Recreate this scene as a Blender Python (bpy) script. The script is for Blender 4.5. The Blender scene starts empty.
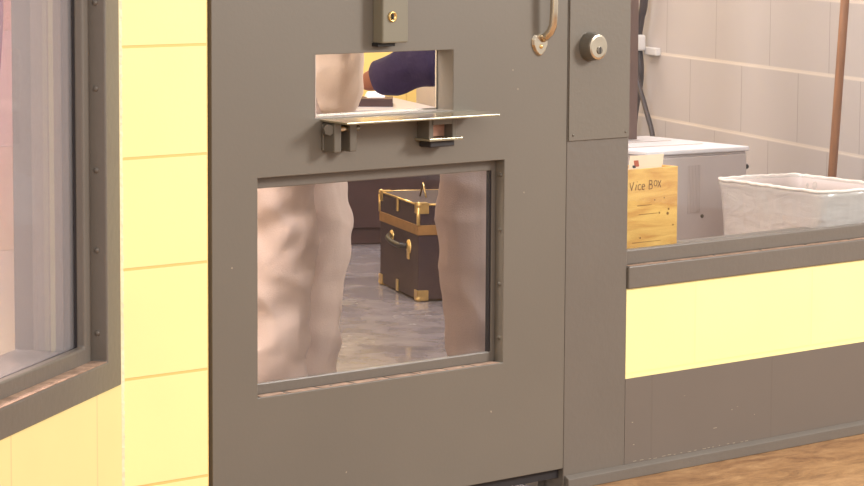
import bpy, bmesh, math, random
from mathutils import Vector, Matrix, noise
random.seed(7)
PI = math.pi
sc = bpy.context.scene
C = sc.collection

# ------------------------------------------------------------------ camera, world, lights, exposure
cam_data = bpy.data.cameras.new('camera')
cam_data.sensor_width = 36.0
cam_data.lens = 2805.05 / 864 * 36.0
cam_data.clip_start = 0.05
cam_data.clip_end = 100
cam = bpy.data.objects.new('camera', cam_data)
C.objects.link(cam)
yaw, pitch, roll = 0.75615, 0.113807, 0.005745
fw = Vector((math.sin(yaw) * math.cos(pitch), math.cos(yaw) * math.cos(pitch), -math.sin(pitch)))
ri = Vector((math.cos(yaw), -math.sin(yaw), 0))
up = ri.cross(fw)
r2 = ri * math.cos(roll) + up * math.sin(roll)
u2 = up * math.cos(roll) - ri * math.sin(roll)
cam.matrix_world = Matrix(((r2.x, u2.x, -fw.x, 0), (r2.y, u2.y, -fw.y, -4.0814), (r2.z, u2.z, -fw.z, 1.2), (0, 0, 0, 1)))
sc.camera = cam

world = bpy.data.worlds.new('world')
sc.world = world
world.use_nodes = True
bg = world.node_tree.nodes['Background']
bg.inputs[0].default_value = (1.0, 0.95, 0.90, 1)
bg.inputs[1].default_value = 0.8

def area(name, loc, target, size, energy, color=(1, 1, 1), size_y=None):
    l = bpy.data.lights.new(name, 'AREA')
    l.energy = energy; l.color = color; l.size = size
    if size_y:
        l.shape = 'RECTANGLE'; l.size_y = size_y
    o = bpy.data.objects.new(name, l); C.objects.link(o)
    o.location = loc
    o.rotation_euler = (Vector(target) - Vector(loc)).to_track_quat('-Z', 'Y').to_euler()
    return o
area('lobby_light', (6.6, -2.9, 2.45), (3.9, 0, 0.6), 0.9, 150, (1.0, 0.96, 0.9))
area('lobby_fill_light', (1.2, -4.6, 2.6), (3.4, 0, 0.5), 2.0, 95, (1.0, 0.96, 0.9))
area('cell_light', (5.3, 1.4, 2.62), (5.3, 1.4, 0), 1.2, 50, (1.0, 0.93, 0.93), 0.5)
area('cell_back_light', (6.6, 4.0, 2.62), (6.6, 4.0, 0), 1.2, 70, (1.0, 0.93, 0.93), 0.5)
area('cell_front_fill', (3.5, 0.32, 2.2), (4.3, 1.1, 0.6), 0.8, 55, (1.0, 0.95, 0.95), 0.3)  # unseen helper light added to brighten the figures from the door side
area('cell_wall_fill', (3.42, 0.42, 1.45), (4.0, 0.85, 0.9), 0.4, 7, (1.0, 0.96, 0.95))  # soft light added out of view beside the door, brightens hips and legs
area('side_room_light', (2.3, 1.6, 2.4), (3.2, 0.8, 0.6), 0.8, 330, (1.0, 0.87, 0.8))

sc.view_settings.view_transform = 'Standard'
sc.view_settings.look = 'None'
sc.view_settings.gamma = 1
sc.view_settings.use_curve_mapping = False
sc.view_settings.exposure = 0.0

# ------------------------------------------------------------------ materials
def lin(c):
    return tuple(((v / 255) / 12.92 if v / 255 <= 0.04045 else ((v / 255 + 0.055) / 1.055) ** 2.4) for v in c) + (1,)
def new_mat(name):
    m = bpy.data.materials.new(name); m.use_nodes = True
    nt = m.node_tree
    return m, nt, nt.nodes['Principled BSDF']
def mat(name, col, rough=0.5, metal=0.0, var=0.08, scale=8.0, bump=0.0, bscale=60.0, coat=0.0, spec=0.5, stretch=None, sheen=0.0):
    m, nt, b = new_mat(name)
    N, L = nt.nodes, nt.links
    tc = N.new('ShaderNodeTexCoord'); mp = N.new('ShaderNodeMapping')
    L.new(tc.outputs['Object'], mp.inputs[0])
    if stretch: mp.inputs['Scale'].default_value = stretch
    n = N.new('ShaderNodeTexNoise'); n.inputs['Scale'].default_value = scale; n.inputs['Detail'].default_value = 4
    L.new(mp.outputs[0], n.inputs['Vector'])
    cr = N.new('ShaderNodeValToRGB')
    c = col if len(col) == 4 else tuple(col) + (1,)
    cr.color_ramp.elements[0].position = 0.3; cr.color_ramp.elements[1].position = 0.7
    cr.color_ramp.elements[0].color = tuple(v * (1 - var) for v in c[:3]) + (1,)
    cr.color_ramp.elements[1].color = tuple(min(1, v * (1 + var)) for v in c[:3]) + (1,)
    L.new(n.outputs['Fac'], cr.inputs[0]); L.new(cr.outputs[0], b.inputs['Base Color'])
    b.inputs['Roughness'].default_value = rough; b.inputs['Metallic'].default_value = metal
    b.inputs['Specular IOR Level'].default_value = spec
    b.inputs['Coat Weight'].default_value = coat
    if sheen: b.inputs['Sheen Weight'].default_value = sheen
    if bump:
        n2 = N.new('ShaderNodeTexNoise'); n2.inputs['Scale'].default_value = bscale; n2.inputs['Detail'].default_value = 3
        L.new(mp.outputs[0], n2.inputs['Vector'])
        bp = N.new('ShaderNodeBump'); bp.inputs['Strength'].default_value = bump; bp.inputs['Distance'].default_value = 0.01
        L.new(n2.outputs['Fac'], bp.inputs['Height']); L.new(bp.outputs[0], b.inputs['Normal'])
    return m
def block_mat(name, col, joint, ox=0.0, oz=0.0, width=0.4064, row=0.2032, msize=0.0035, depth=0.5, rough=0.55, offset=0.5, var=0.03, smooth=0.3, lit_hjoint=None, hsize=0.008):
    m, nt, b = new_mat(name)
    N, L = nt.nodes, nt.links
    tc = N.new('ShaderNodeTexCoord'); sp = N.new('ShaderNodeSeparateXYZ'); cb = N.new('ShaderNodeCombineXYZ')
    L.new(tc.outputs['Object'], sp.inputs[0])
    a1 = N.new('ShaderNodeMath'); a1.inputs[1].default_value = ox
    a2 = N.new('ShaderNodeMath'); a2.inputs[1].default_value = oz
    L.new(sp.outputs['X'], a1.inputs[0]); L.new(sp.outputs['Z'], a2.inputs[0])
    L.new(a1.outputs[0], cb.inputs['X']); L.new(a2.outputs[0], cb.inputs['Y'])
    br = N.new('ShaderNodeTexBrick'); br.offset = offset; br.squash = 1
    L.new(cb.outputs[0], br.inputs['Vector'])
    br.inputs['Scale'].default_value = 1; br.inputs['Mortar Size'].default_value = msize
    br.inputs['Mortar Smooth'].default_value = smooth; br.inputs['Bias'].default_value = 0
    br.inputs['Brick Width'].default_value = width; br.inputs['Row Height'].default_value = row
    c = tuple(col[:3])
    br.inputs['Color1'].default_value = tuple(v * (1 - var) for v in c) + (1,)
    br.inputs['Color2'].default_value = c + (1,)
    br.inputs['Mortar'].default_value = tuple(joint[:3]) + (1,)
    colour = br.outputs['Color']
    if lit_hjoint:                      # pale stripe painted along bed joints for light caught on their ledges
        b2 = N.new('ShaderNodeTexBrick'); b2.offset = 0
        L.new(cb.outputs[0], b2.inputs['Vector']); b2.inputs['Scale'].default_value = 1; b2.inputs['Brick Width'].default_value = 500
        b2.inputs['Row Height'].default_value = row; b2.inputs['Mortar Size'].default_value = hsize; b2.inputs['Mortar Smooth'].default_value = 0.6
        m2 = N.new('ShaderNodeMix'); m2.data_type = 'RGBA'; m2.inputs['B'].default_value = tuple(lit_hjoint[:3]) + (1,)
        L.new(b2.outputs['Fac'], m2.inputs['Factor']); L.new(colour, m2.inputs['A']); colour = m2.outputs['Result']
    n = N.new('ShaderNodeTexNoise'); n.inputs['Scale'].default_value = 5
    L.new(tc.outputs['Object'], n.inputs['Vector'])
    mx = N.new('ShaderNodeMix'); mx.data_type = 'RGBA'; mx.blend_type = 'MULTIPLY'
    mr = N.new('ShaderNodeMapRange'); mr.inputs['To Min'].default_value = 0.95; mr.inputs['To Max'].default_value = 1.03
    L.new(n.outputs['Fac'], mr.inputs['Value'])
    mx.inputs['Factor'].default_value = 1
    L.new(colour, mx.inputs['A']); L.new(mr.outputs[0], mx.inputs['B'])
    L.new(mx.outputs['Result'], b.inputs['Base Color'])
    b.inputs['Roughness'].default_value = rough
    n2 = N.new('ShaderNodeTexNoise'); n2.inputs['Scale'].default_value = 90; n2.inputs['Detail'].default_value = 3
    L.new(tc.outputs['Object'], n2.inputs['Vector'])
    mth = N.new('ShaderNodeMath'); mth.operation = 'MULTIPLY_ADD'; mth.inputs[1].default_value = -1.0
    m3 = N.new('ShaderNodeMath'); m3.operation = 'MULTIPLY'; m3.inputs[1].default_value = 0.08
    L.new(n2.outputs['Fac'], m3.inputs[0]); L.new(br.outputs['Fac'], mth.inputs[0]); L.new(m3.outputs[0], mth.inputs[2])
    bp = N.new('ShaderNodeBump'); bp.inputs['Strength'].default_value = depth; bp.inputs['Distance'].default_value = 0.006
    L.new(mth.outputs[0], bp.inputs['Height']); L.new(bp.outputs[0], b.inputs['Normal'])
    return m
def glass_mat(name, tint=(0.93, 0.95, 0.96), refl_veil=0.0, rough=0.02):
    m = bpy.data.materials.new(name); m.use_nodes = True
    nt = m.node_tree; N, L = nt.nodes, nt.links
    for n in list(N): N.remove(n)
    out = N.new('ShaderNodeOutputMaterial'); t = N.new('ShaderNodeBsdfTransparent'); g = N.new('ShaderNodeBsdfGlossy')
    t.inputs[0].default_value = tuple(tint) + (1,); g.inputs['Roughness'].default_value = rough
    f = N.new('ShaderNodeFresnel'); geo = N.new('ShaderNodeNewGeometry'); ir = N.new('ShaderNodeMapRange')
    ir.inputs['To Min'].default_value = 1.35; ir.inputs['To Max'].default_value = 1 / 1.35   # same reflectance leaving the pane as entering it
    L.new(geo.outputs['Backfacing'], ir.inputs['Value']); L.new(ir.outputs[0], f.inputs['IOR'])
    mx = N.new('ShaderNodeMixShader')
    L.new(f.outputs[0], mx.inputs[0]); L.new(t.outputs[0], mx.inputs[1]); L.new(g.outputs[0], mx.inputs[2])
    last = mx
    if refl_veil:  # even pale veil mixed in for reflections of lit surroundings
        d = N.new('ShaderNodeBsdfDiffuse'); d.inputs[0].default_value = (0.8, 0.76, 0.78, 1)
        m2 = N.new('ShaderNodeMixShader'); m2.inputs[0].default_value = refl_veil
        L.new(mx.outputs[0], m2.inputs[1]); L.new(d.outputs[0], m2.inputs[2]); last = m2
    L.new(last.outputs[0], out.inputs[0])
    return m

GREY = lin((113, 105, 95))
M = {}
M['steel_paint'] = mat('grey_steel_paint', GREY, 0.42, var=0.035, scale=3.0, bump=0.02, bscale=120)
M['frame_paint'] = mat('grey_frame_paint', lin((110, 102, 94)), 0.38, var=0.04, scale=4, bump=0.08, bscale=60)
M['bracket'] = mat('bracket_steel', lin((110, 103, 93)), 0.35, 0.3, var=0.06)
M['skirt'] = block_mat('grey_painted_block', lin((111, 101, 93)), lin((108, 98, 90)), ox=0.16, oz=-0.02, rough=0.45, depth=0.12, var=0.0)
YEL = lin((252, 240, 170))
YJ = lin((244, 204, 124))
M['yellow_column'] = block_mat('yellow_block_column', YEL, YJ, ox=-3.07 + 0.4064 * 10, oz=-0.1598 + 0.2032 * 10, width=0.2032, offset=0.0, depth=0.4, msize=0.003)
M['yellow_band'] = block_mat('yellow_block_band', YEL, lin((249, 236, 164)), ox=-4.652 + 0.4064 * 20, oz=-0.228 + 0.2032 * 5, depth=0.25)
M['yellow_left'] = block_mat('yellow_block_left', lin((242, 224, 158)), lin((234, 208, 148)), ox=0.13 + 0.2032, oz=-0.1598 + 0.2032 * 10, depth=0.2)
M['pink_inner'] = block_mat('pale_block_inner', lin((255, 238, 212)), lin((255, 248, 238)), ox=0.0, oz=-0.383 + 0.2032 * 9, depth=0.7, msize=0.006)
M['far'] = block_mat('pale_beige_block', lin((197, 186, 181)), lin((158, 144, 138)), ox=7.935, oz=-0.185 + 0.2032 * 5, depth=0.25, msize=0.002, smooth=0.3, lit_hjoint=lin((228, 214, 200)), hsize=0.007)
M['end'] = block_mat('yellow_block_end', lin((245, 215, 130)), lin((225, 190, 110)), oz=0.05, depth=0.4)
M['white_wall'] = mat('off_white_plaster', lin((222, 212, 198)), 0.8, var=0.02)
M['ceiling'] = mat('ceiling_white', lin((225, 220, 210)), 0.9, var=0.02)
M['caulk'] = mat('cream_caulk', lin((244, 232, 196)), 0.7, bump=0.4, bscale=90)
M['dust'] = mat('dusty_ledge', lin((168, 138, 118)), 0.8, var=0.35, scale=30, bump=0.3, bscale=120)
M['gasket'] = mat('black_gasket', (0.02, 0.016, 0.018), 0.6)
M['chrome'] = mat('worn_chrome', lin((214, 200, 178)), 0.22, 0.95, var=0.08, scale=30)
M['lit_edge_steel'] = mat('lit_edge_steel', lin((205, 200, 190)), 0.25, 0.85, var=0.05)
M['flap'] = mat('polished_flap_steel', lin((176, 166, 142)), 0.25, 0.7, var=0.04)
M['brass'] = mat('brass', lin((222, 188, 124)), 0.3, 0.8, var=0.15, scale=30)
M['gold_band'] = mat('gold_band', lin((158, 118, 72)), 0.45, 0.3, var=0.15, scale=20)
M['dark'] = mat('dark_hole', (0.01, 0.008, 0.008), 0.6)
M['trunk'] = mat('black_trunk_vinyl', lin((64, 50, 54)), 0.6, spec=0.25, var=0.15, scale=60, bump=0.15, bscale=300)
M['leather'] = mat('black_leather', lin((38, 32, 30)), 0.45)
M['bench'] = mat('dark_brown_bench', lin((74, 52, 52)), 0.5, var=0.15, scale=5, stretch=(1, 1, 6))
M['bench_top'] = mat('pale_bench_top', lin((172, 168, 170)), 0.35, var=0.04)
M['glass'] = glass_mat('clear_glass')
M['glass_left'] = glass_mat('refl_veil_glass', (0.92, 0.90, 0.92), refl_veil=0.13)
M['trouser_beige'] = mat('beige_cotton', lin((212, 184, 171)), 0.85, var=0.05, scale=14, bump=0.15, bscale=260, sheen=0.2)
M['shirt_beige'] = mat('pale_beige_cotton', lin((245, 220, 200)), 0.85, var=0.04, scale=14, bump=0.15, bscale=260)
M['trouser_taupe'] = mat('taupe_cotton', lin((164, 144, 138)), 0.85, var=0.05, scale=14, bump=0.15, bscale=260)
M['navy'] = mat('navy_cloth', lin((66, 58, 98)), 0.75, var=0.18, scale=16, bump=0.2, bscale=120)
M['skin'] = mat('skin', lin((176, 120, 96)), 0.5, var=0.06)
M['hair'] = mat('dark_hair', lin((40, 28, 22)), 0.6, var=0.2, scale=60, bump=0.4, bscale=120)
M['shoe'] = mat('dark_shoe', lin((44, 38, 36)), 0.5)
M['white_metal'] = mat('white_enamel', lin((250, 243, 244)), 0.4, var=0.015)
M['shaded_panel'] = mat('shaded_white_enamel', lin((206, 190, 184)), 0.45, var=0.02)  # shade on the white cabinet's sides put into the colour
M['bin'] = mat('pale_plastic_bin', lin((206, 188, 180)), 0.5, var=0.04)
M['paper'] = mat('cream_paper', lin((240, 214, 184)), 0.8, var=0.03)
M['purple'] = mat('purple_cloth', lin((150, 70, 120)), 0.8, var=0.1)
M['stick'] = mat('brown_wood_stick', lin((160, 108, 70)), 0.5, var=0.2, scale=10, stretch=(8, 8, 1))
M['cable'] = mat('dark_rubber_cable', lin((62, 48, 46)), 0.5)
M['white_plastic'] = mat('white_plastic', lin((220, 214, 210)), 0.4)
M['chip'] = mat('primer_chip', lin((160, 148, 132)), 0.6)
M['ink'] = mat('dark_ink', lin((150, 104, 52)), 0.7)
M['red_ink'] = mat('red_brown_stamp', lin((176, 84, 50)), 0.7)
M['reddish_post'] = mat('brown_post_paint', lin((124, 98, 88)), 0.5, var=0.05)

def wood_mat():
    m, nt, b = new_mat('yellow_plywood'); N, L = nt.nodes, nt.links
    tc = N.new('ShaderNodeTexCoord'); mp = N.new('ShaderNodeMapping'); mp.inputs['Scale'].default_value = (6, 6, 45)
    n = N.new('ShaderNodeTexNoise'); n.inputs['Scale'].default_value = 1; n.inputs['Detail'].default_value = 5; n.inputs['Distortion'].default_value = 0.8
    cr = N.new('ShaderNodeValToRGB'); e = cr.color_ramp.elements
    e[0].position = 0.28; e[0].color = lin((216, 150, 72)); e[1].position = 0.6; e[1].color = lin((250, 198, 108))
    L.new(tc.outputs['Object'], mp.inputs[0]); L.new(mp.outputs[0], n.inputs['Vector']); L.new(n.outputs['Fac'], cr.inputs[0])
    L.new(cr.outputs[0], b.inputs['Base Color']); b.inputs['Roughness'].default_value = 0.55
    return m
M['ply'] = wood_mat()
def floor_mat(name, c0, c1, c2, scale, rough, coat=0.0, stretch=(1, 1, 1), rot=0.0, rvar=0.0):
    m, nt, b = new_mat(name); N, L = nt.nodes, nt.links
    tc = N.new('ShaderNodeTexCoord'); mp = N.new('ShaderNodeMapping'); mp.inputs['Scale'].default_value = stretch; mp.inputs['Rotation'].default_value = (0, 0, rot)
    n = N.new('ShaderNodeTexNoise'); n.inputs['Scale'].default_value = scale; n.inputs['Detail'].default_value = 8; n.inputs['Roughness'].default_value = 0.8
    n.inputs['Distortion'].default_value = 0.5
    cr = N.new('ShaderNodeValToRGB'); e = cr.color_ramp.elements
    e[0].position = 0.33; e[0].color = c0; e[1].position = 0.68; e[1].color = c2
    k = e.new(0.5); k.color = c1
    L.new(tc.outputs['Object'], mp.inputs[0]); L.new(mp.outputs[0], n.inputs['Vector']); L.new(n.outputs['Fac'], cr.inputs[0]); L.new(cr.outputs[0], b.inputs['Base Color'])
    b.inputs['Roughness'].default_value = rough; b.inputs['Coat Weight'].default_value = coat
    if rvar:
        n3 = N.new('ShaderNodeTexNoise'); n3.inputs['Scale'].default_value = scale * 0.8; n3.inputs['Detail'].default_value = 5
        L.new(mp.outputs[0], n3.inputs['Vector'])
        mr = N.new('ShaderNodeMapRange'); mr.inputs['From Min'].default_value = 0.3; mr.inputs['From Max'].default_value = 0.7
        mr.inputs['To Min'].default_value = max(0.02, rough - rvar); mr.inputs['To Max'].default_value = rough + rvar
        L.new(n3.outputs['Fac'], mr.inputs['Value']); L.new(mr.outputs[0], b.inputs['Roughness'])
        bp = N.new('ShaderNodeBump'); bp.inputs['Strength'].default_value = 0.25; bp.inputs['Distance'].default_value = 0.004
        L.new(n3.outputs['Fac'], bp.inputs['Height']); L.new(bp.outputs[0], b.inputs['Normal'])
    return m
M['brown_floor'] = floor_mat('brown_marbled_floor', lin((118, 80, 52)), lin((166, 124, 84)), lin((196, 154, 110)), 7, 0.5, stretch=(1, 2.2, 1), rot=0.5)
M['grey_floor'] = floor_mat('polished_grey_concrete', lin((104, 98, 102)), lin((134, 127, 130)), lin((160, 150, 152)), 5, 0.2, rvar=0.12)

# ------------------------------------------------------------------ geometry helpers
def finish(bm, name, m, parent=None, smooth=False, bevel=0.0, seg=2):
    bmesh.ops.recalc_face_normals(bm, faces=bm.faces)
    me = bpy.data.meshes.new(name); bm.to_mesh(me); bm.free()
    for mm in (m if isinstance(m, (list, tuple)) else [m]): me.materials.append(mm)
    o = bpy.data.objects.new(name, me); C.objects.link(o)
    if parent: o.parent = parent
    if smooth:
        for p in me.polygons: p.use_smooth = True
    if bevel:
        b = o.modifiers.new('bevel', 'BEVEL'); b.width = bevel; b.segments = seg; b.limit_method = 'ANGLE'; b.angle_limit = 0.6
        b.harden_normals = False
    return o
def bx(bm, x0, x1, y0, y1, z0, z1, mi=0):
    v = [bm.verts.new(p) for p in ((x0, y0, z0), (x1, y0, z0), (x1, y1, z0), (x0, y1, z0), (x0, y0, z1), (x1, y0, z1), (x1, y1, z1), (x0, y1, z1))]
    for f in ((0, 3, 2, 1), (4, 5, 6, 7), (0, 1, 5, 4), (1, 2, 6, 5), (2, 3, 7, 6), (3, 0, 4, 7)):
        bm.faces.new([v[i] for i in f]).material_index = mi
    return v
def holed(x0, x1, y0, y1, z0, z1, holes):
    """slab in XZ with rectangular holes, thickness y0..y1"""
    bm = bmesh.new()
    xs = sorted({x0, x1, *[h[0] for h in holes], *[h[1] for h in holes]})
    zs = sorted({z0, z1, *[h[2] for h in holes], *[h[3] for h in holes]})
    xs = [x for x in xs if x0 <= x <= x1]; zs = [z for z in zs if z0 <= z <= z1]
    nx, nz = len(xs) - 1, len(zs) - 1
    def solid(i, k):
        if i < 0 or k < 0 or i >= nx or k >= nz: return False
        cx, cz = (xs[i] + xs[i + 1]) / 2, (zs[k] + zs[k + 1]) / 2
        return not any(h[0] < cx < h[1] and h[2] < cz < h[3] for h in holes)
    vc = {}
    def V(i, y, k):
        key = (i, y, k)
        if key not in vc: vc[key] = bm.verts.new((xs[i], y, zs[k]))
        return vc[key]
    for i in range(nx):
        for k in range(nz):
            if not solid(i, k): continue
            bm.faces.new([V(i, y0, k), V(i + 1, y0, k), V(i + 1, y0, k + 1), V(i, y0, k + 1)])
            bm.faces.new([V(i, y1, k), V(i, y1, k + 1), V(i + 1, y1, k + 1), V(i + 1, y1, k)])
            if not solid(i - 1, k): bm.faces.new([V(i, y0, k), V(i, y0, k + 1), V(i, y1, k + 1), V(i, y1, k)])
            if not solid(i + 1, k): bm.faces.new([V(i + 1, y0, k), V(i + 1, y1, k), V(i + 1, y1, k + 1), V(i + 1, y0, k + 1)])
            if not solid(i, k - 1): bm.faces.new([V(i, y0, k), V(i, y1, k), V(i + 1, y1, k), V(i + 1, y0, k)])
            if not solid(i, k + 1): bm.faces.new([V(i, y0, k + 1), V(i + 1, y0, k + 1), V(i + 1, y1, k + 1), V(i, y1, k + 1)])
    return bm
def tube(bm, pts, r, n=10, cap=True, flat=None):
    """tube through pts; r number or list"""
    P = [Vector(p) for p in pts]; rings = []
    nrm = None
    for i, p in enumerate(P):
        t = (P[min(i + 1, len(P) - 1)] - P[max(i - 1, 0)]).normalized()
        if nrm is None:
            nrm = t.orthogonal().normalized()
        nrm = (nrm - t * nrm.dot(t)).normalized(); bi = t.cross(nrm)
        rr = r[i] if isinstance(r, (list, tuple)) else r
        rings.append([bm.verts.new(p + nrm * math.cos(2 * PI * k / n) * rr + bi * math.sin(2 * PI * k / n) * rr) for k in range(n)])
    for a, b in zip(rings, rings[1:]):
        for k in range(n): bm.faces.new((a[k], a[(k + 1) % n], b[(k + 1) % n], b[k]))
    if cap:
        bm.faces.new(rings[0][::-1]); bm.faces.new(rings[-1])
def lathe(bm, origin, axis, prof, n=24):
    """prof: list of (radius, along axis)"""
    o = Vector(origin); a = Vector(axis).normalized(); u = a.orthogonal().normalized(); w = a.cross(u)
    rings = []
    for r, h in prof:
        if r < 1e-6: rings.append([bm.verts.new(o + a * h)])
        else: rings.append([bm.verts.new(o + a * h + u * math.cos(2 * PI * k / n) * r + w * math.sin(2 * PI * k / n) * r) for k in range(n)])
    for A, B in zip(rings, rings[1:]):
        for k in range(n):
            k2 = (k + 1) % n
            if len(A) == 1 and len(B) == 1: continue
            if len(A) == 1: bm.faces.new((A[0], B[k2], B[k]))
            elif len(B) == 1: bm.faces.new((A[k], A[k2], B[0]))
            else: bm.faces.new((A[k], A[k2], B[k2], B[k]))
def empty(name, loc=(0, 0, 0), rz=0.0):
    o = bpy.data.objects.new(name, None); C.objects.link(o); o.location = loc; o.rotation_euler = (0, 0, rz); o.empty_display_size = 0.1
    return o
def tag(o, label=None, cat=None, group=None, kind=None):
    if label: o['label'] = label
    if cat: o['category'] = cat
    if group: o['group'] = group
    if kind: o['kind'] = kind
    return o
def struct(name, bm, m, label, cat, bevel=0.0, loc=None, rz=0.0):
    o = finish(bm, name, m, bevel=bevel); tag(o, label, cat, kind='structure')
    if loc: o.location = loc
    o.rotation_euler = (0, 0, rz)
    return o
def box(name, m, x0, x1, y0, y1, z0, z1, parent=None, bevel=0.0):
    bm = bmesh.new(); bx(bm, x0, x1, y0, y1, z0, z1)
    return finish(bm, name, m, parent, bevel=bevel)

# ------------------------------------------------------------------ structure
CEIL = 2.75
bm = bmesh.new(); bx(bm, -6, 9, -9, 0.0, -0.1, 0.0); struct('floor_front', bm, M['brown_floor'], 'brown marbled floor in front of the steel door', 'floor')
bm = bmesh.new(); bx(bm, -4, 12, 0.0, 12, -0.1, 0.0); struct('floor_inner', bm, M['grey_floor'], 'polished grey concrete floor behind the door window', 'floor')
bm = bmesh.new(); bx(bm, -1, 12, 0.0, 12, CEIL, CEIL + 0.1); struct('ceiling', bm, M['ceiling'], 'white ceiling over the inner room', 'ceiling')

DX0, DX1 = 3.283, 4.236      # door leaf
FX1 = 4.428                  # strike-side frame post
# column of yellow blocks between left window and door
bm = bmesh.new(); bx(bm, 3.07, 3.273, 0.0, 0.2, 0.0, CEIL); struct('wall_column', bm, M['yellow_column'], 'narrow bright yellow block column left of the steel door', 'wall')
# strip of wall over the door and window
bm = bmesh.new(); bx(bm, 3.273, 9.0, 0.0, 0.2, 2.12, CEIL); struct('wall_top', bm, M['yellow_band'], 'yellow block wall above door and right window', 'wall')
# door frame
bm = bmesh.new()
bx(bm, DX1 + 0.0012, FX1, 0.0, 0.2, 0.0, 2.12)
bx(bm, DX1 - 0.02, DX1 + 0.03, 0.055, 0.12, 0.0, 2.12)
bx(bm, 3.273, DX0 - 0.002, 0.012, 0.2, 0.0, 2.12)
struct('trim_door', bm, M['frame_paint'], 'grey steel door post between door and right window', 'door frame', bevel=0.002)
# low wall under the right window: grey painted skirt, yellow band
bm = bmesh.new(); bx(bm, FX1, 9.0, 0.0, 0.2, 0.0, 0.219); struct('baseboard_right', bm, M['skirt'], 'grey painted lower wall under the yellow band', 'wall')
bm = bmesh.new(); bx(bm, FX1, 9.0, 0.0, 0.2, 0.219, 0.4155); struct('wall_right', bm, M['yellow_band'], 'bright yellow block band under the right window', 'wall')
# raised curb at foot of the wall
bm = bmesh.new()
for (a, b) in ((4.241, 9.0),):
    v = bx(bm, a, b, -0.012, 0.0, 0.0, 0.031)
    v[4].co.z = v[5].co.z = 0.024
struct('baseboard_front', bm, M['frame_paint'], 'thin grey curb strip along the foot of the wall', 'baseboard', bevel=0.002)

# far walls of inner room
def wall_between(name, p0, p1, m, label, th=0.15, z1=CEIL):
    p0, p1 = Vector(p0), Vector(p1); d = p1 - p0
    bm = bmesh.new(); bx(bm, 0, d.length, 0, th, 0, z1)
    return struct(name, bm, m, label, 'wall', loc=(p0.x, p0.y, 0), rz=math.atan2(d.y, d.x))
a63 = math.radians(63)
fp = lambda t: (6.28 + math.cos(a63) * t, 1.275 + math.sin(a63) * t)
# thickness lies away from the camera side (local +y is to the left of p0->p1)
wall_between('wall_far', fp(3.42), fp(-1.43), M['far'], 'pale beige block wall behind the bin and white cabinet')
wall_between('wall_end', (5.0, 5.56), fp(3.42), M['end'], 'yellow block wall at the far end of the inner room')
a69 = math.radians(69)
wall_between('wall_inner', (3.02, 0.2), (3.02 + 5.9 * math.cos(a69), 0.2 + 5.9 * math.sin(a69)), M['pink_inner'], 'pale block wall seen through the left window')

# left wall with window
WA = math.radians(33.22)
HU0, HU1, HZ0, HZ1 = -1.9, -0.010, 0.357, 1.75
bm = holed(-6.0, 0.0, 0.0, 0.16, 0.0, CEIL, [(HU0, HU1, HZ0, HZ1)])
struct('wall_left', bm, M['yellow_left'], 'yellow block wall below and beside the left window', 'wall', loc=(3.07, 0, 0), rz=WA)
bm = bmesh.new()                       # wedge that closes the corner behind the column
for z in (0.0, CEIL):
    pass
# ------------------------------------------------------------------ left window
w1 = empty('window_1', (3.07, 0, 0), WA); tag(w1, 'grey steel framed window with screws, left of the yellow column', 'window', kind='structure')
OU1, OZ0, OZ1 = -0.084, 0.41, 1.70       # clear opening of the outer frame
bm = holed(HU0 + 0.002, HU1 - 0.001, -0.004, 0.16, HZ0, HZ1 - 0.002, [(HU0 + 0.08, OU1, OZ0, OZ1)])
finish(bm, 'window_frame', M['frame_paint'], w1, bevel=0.003)
bm = holed(HU0 + 0.078, OU1 + 0.002, 0.026, 0.044, OZ0 - 0.002, OZ1 + 0.002, [(HU0 + 0.115, OU1 - 0.034, OZ0 + 0.03, OZ1 - 0.03)])
finish(bm, 'glazing_bead', M['frame_paint'], w1, bevel=0.004, seg=3)
bm = holed(HU0 + 0.113, OU1 - 0.033, 0.0415, 0.0455, OZ0 + 0.029, OZ1 - 0.029, [(HU0 + 0.116, OU1 - 0.0355, OZ0 + 0.0295, OZ1 - 0.033)])
finish(bm, 'gasket', M['gasket'], w1)
bm = bmesh.new(); bx(bm, HU0 + 0.09, OU1 - 0.01, 0.046, 0.052, OZ0 + 0.01, OZ1 - 0.01); finish(bm, 'glass_pane', M['glass_left'], w1)
bm = holed(HU0 + 0.08, OU1, 0.0525, 0.16, OZ0, OZ1, [(HU0 + 0.115, OU1 - 0.036, OZ0 + 0.022, OZ1 - 0.03)])
finish(bm, 'inner_jamb', M['frame_paint'], w1, bevel=0.002)
# inner jamb steps seen through the glass
bm = bmesh.new()
bx(bm, OU1 - 0.042, OU1 - 0.036, 0.064, 0.122, OZ0 + 0.022, OZ1 - 0.03)
finish(bm, 'inner_stop', mat('pale_jamb_paint', lin((140, 129, 118)), 0.4), w1, bevel=0.002)
bm = bmesh.new(); bx(bm, HU0 + 0.09, OU1 - 0.001, -0.003, 0.026, OZ0, OZ0 + 0.0012); finish(bm, 'dusty_ledge', M['dust'], w1)
for z in (1.055, 0.902, 0.756, 0.612, 0.462):
    bm = bmesh.new(); lathe(bm, (OU1 + 0.0005, 0.015, z), (-1, 0, 0), [(0.0055, 0), (0.0055, 0.001), (0.004, 0.003), (0, 0.0036)], 14)
    finish(bm, 'screw', M['frame_paint'], w1, smooth=True)
# ragged cream paint line between frame and column
bm = bmesh.new()
prev = None
pts = []
zz = 0.0
while zz < 1.3:
    pts.append((3.0705 + random.uniform(-0.0004, 0.0018), zz)); zz += 0.006
for (xa, za), (xb, zb) in zip(pts, pts[1:]):
    bx(bm, 3.0685, xa + 0.004, -0.0012, 0.0, za, zb)
struct('trim_caulk', bm, M['caulk'], 'ragged cream paint edge beside the left window frame', 'trim')

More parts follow.
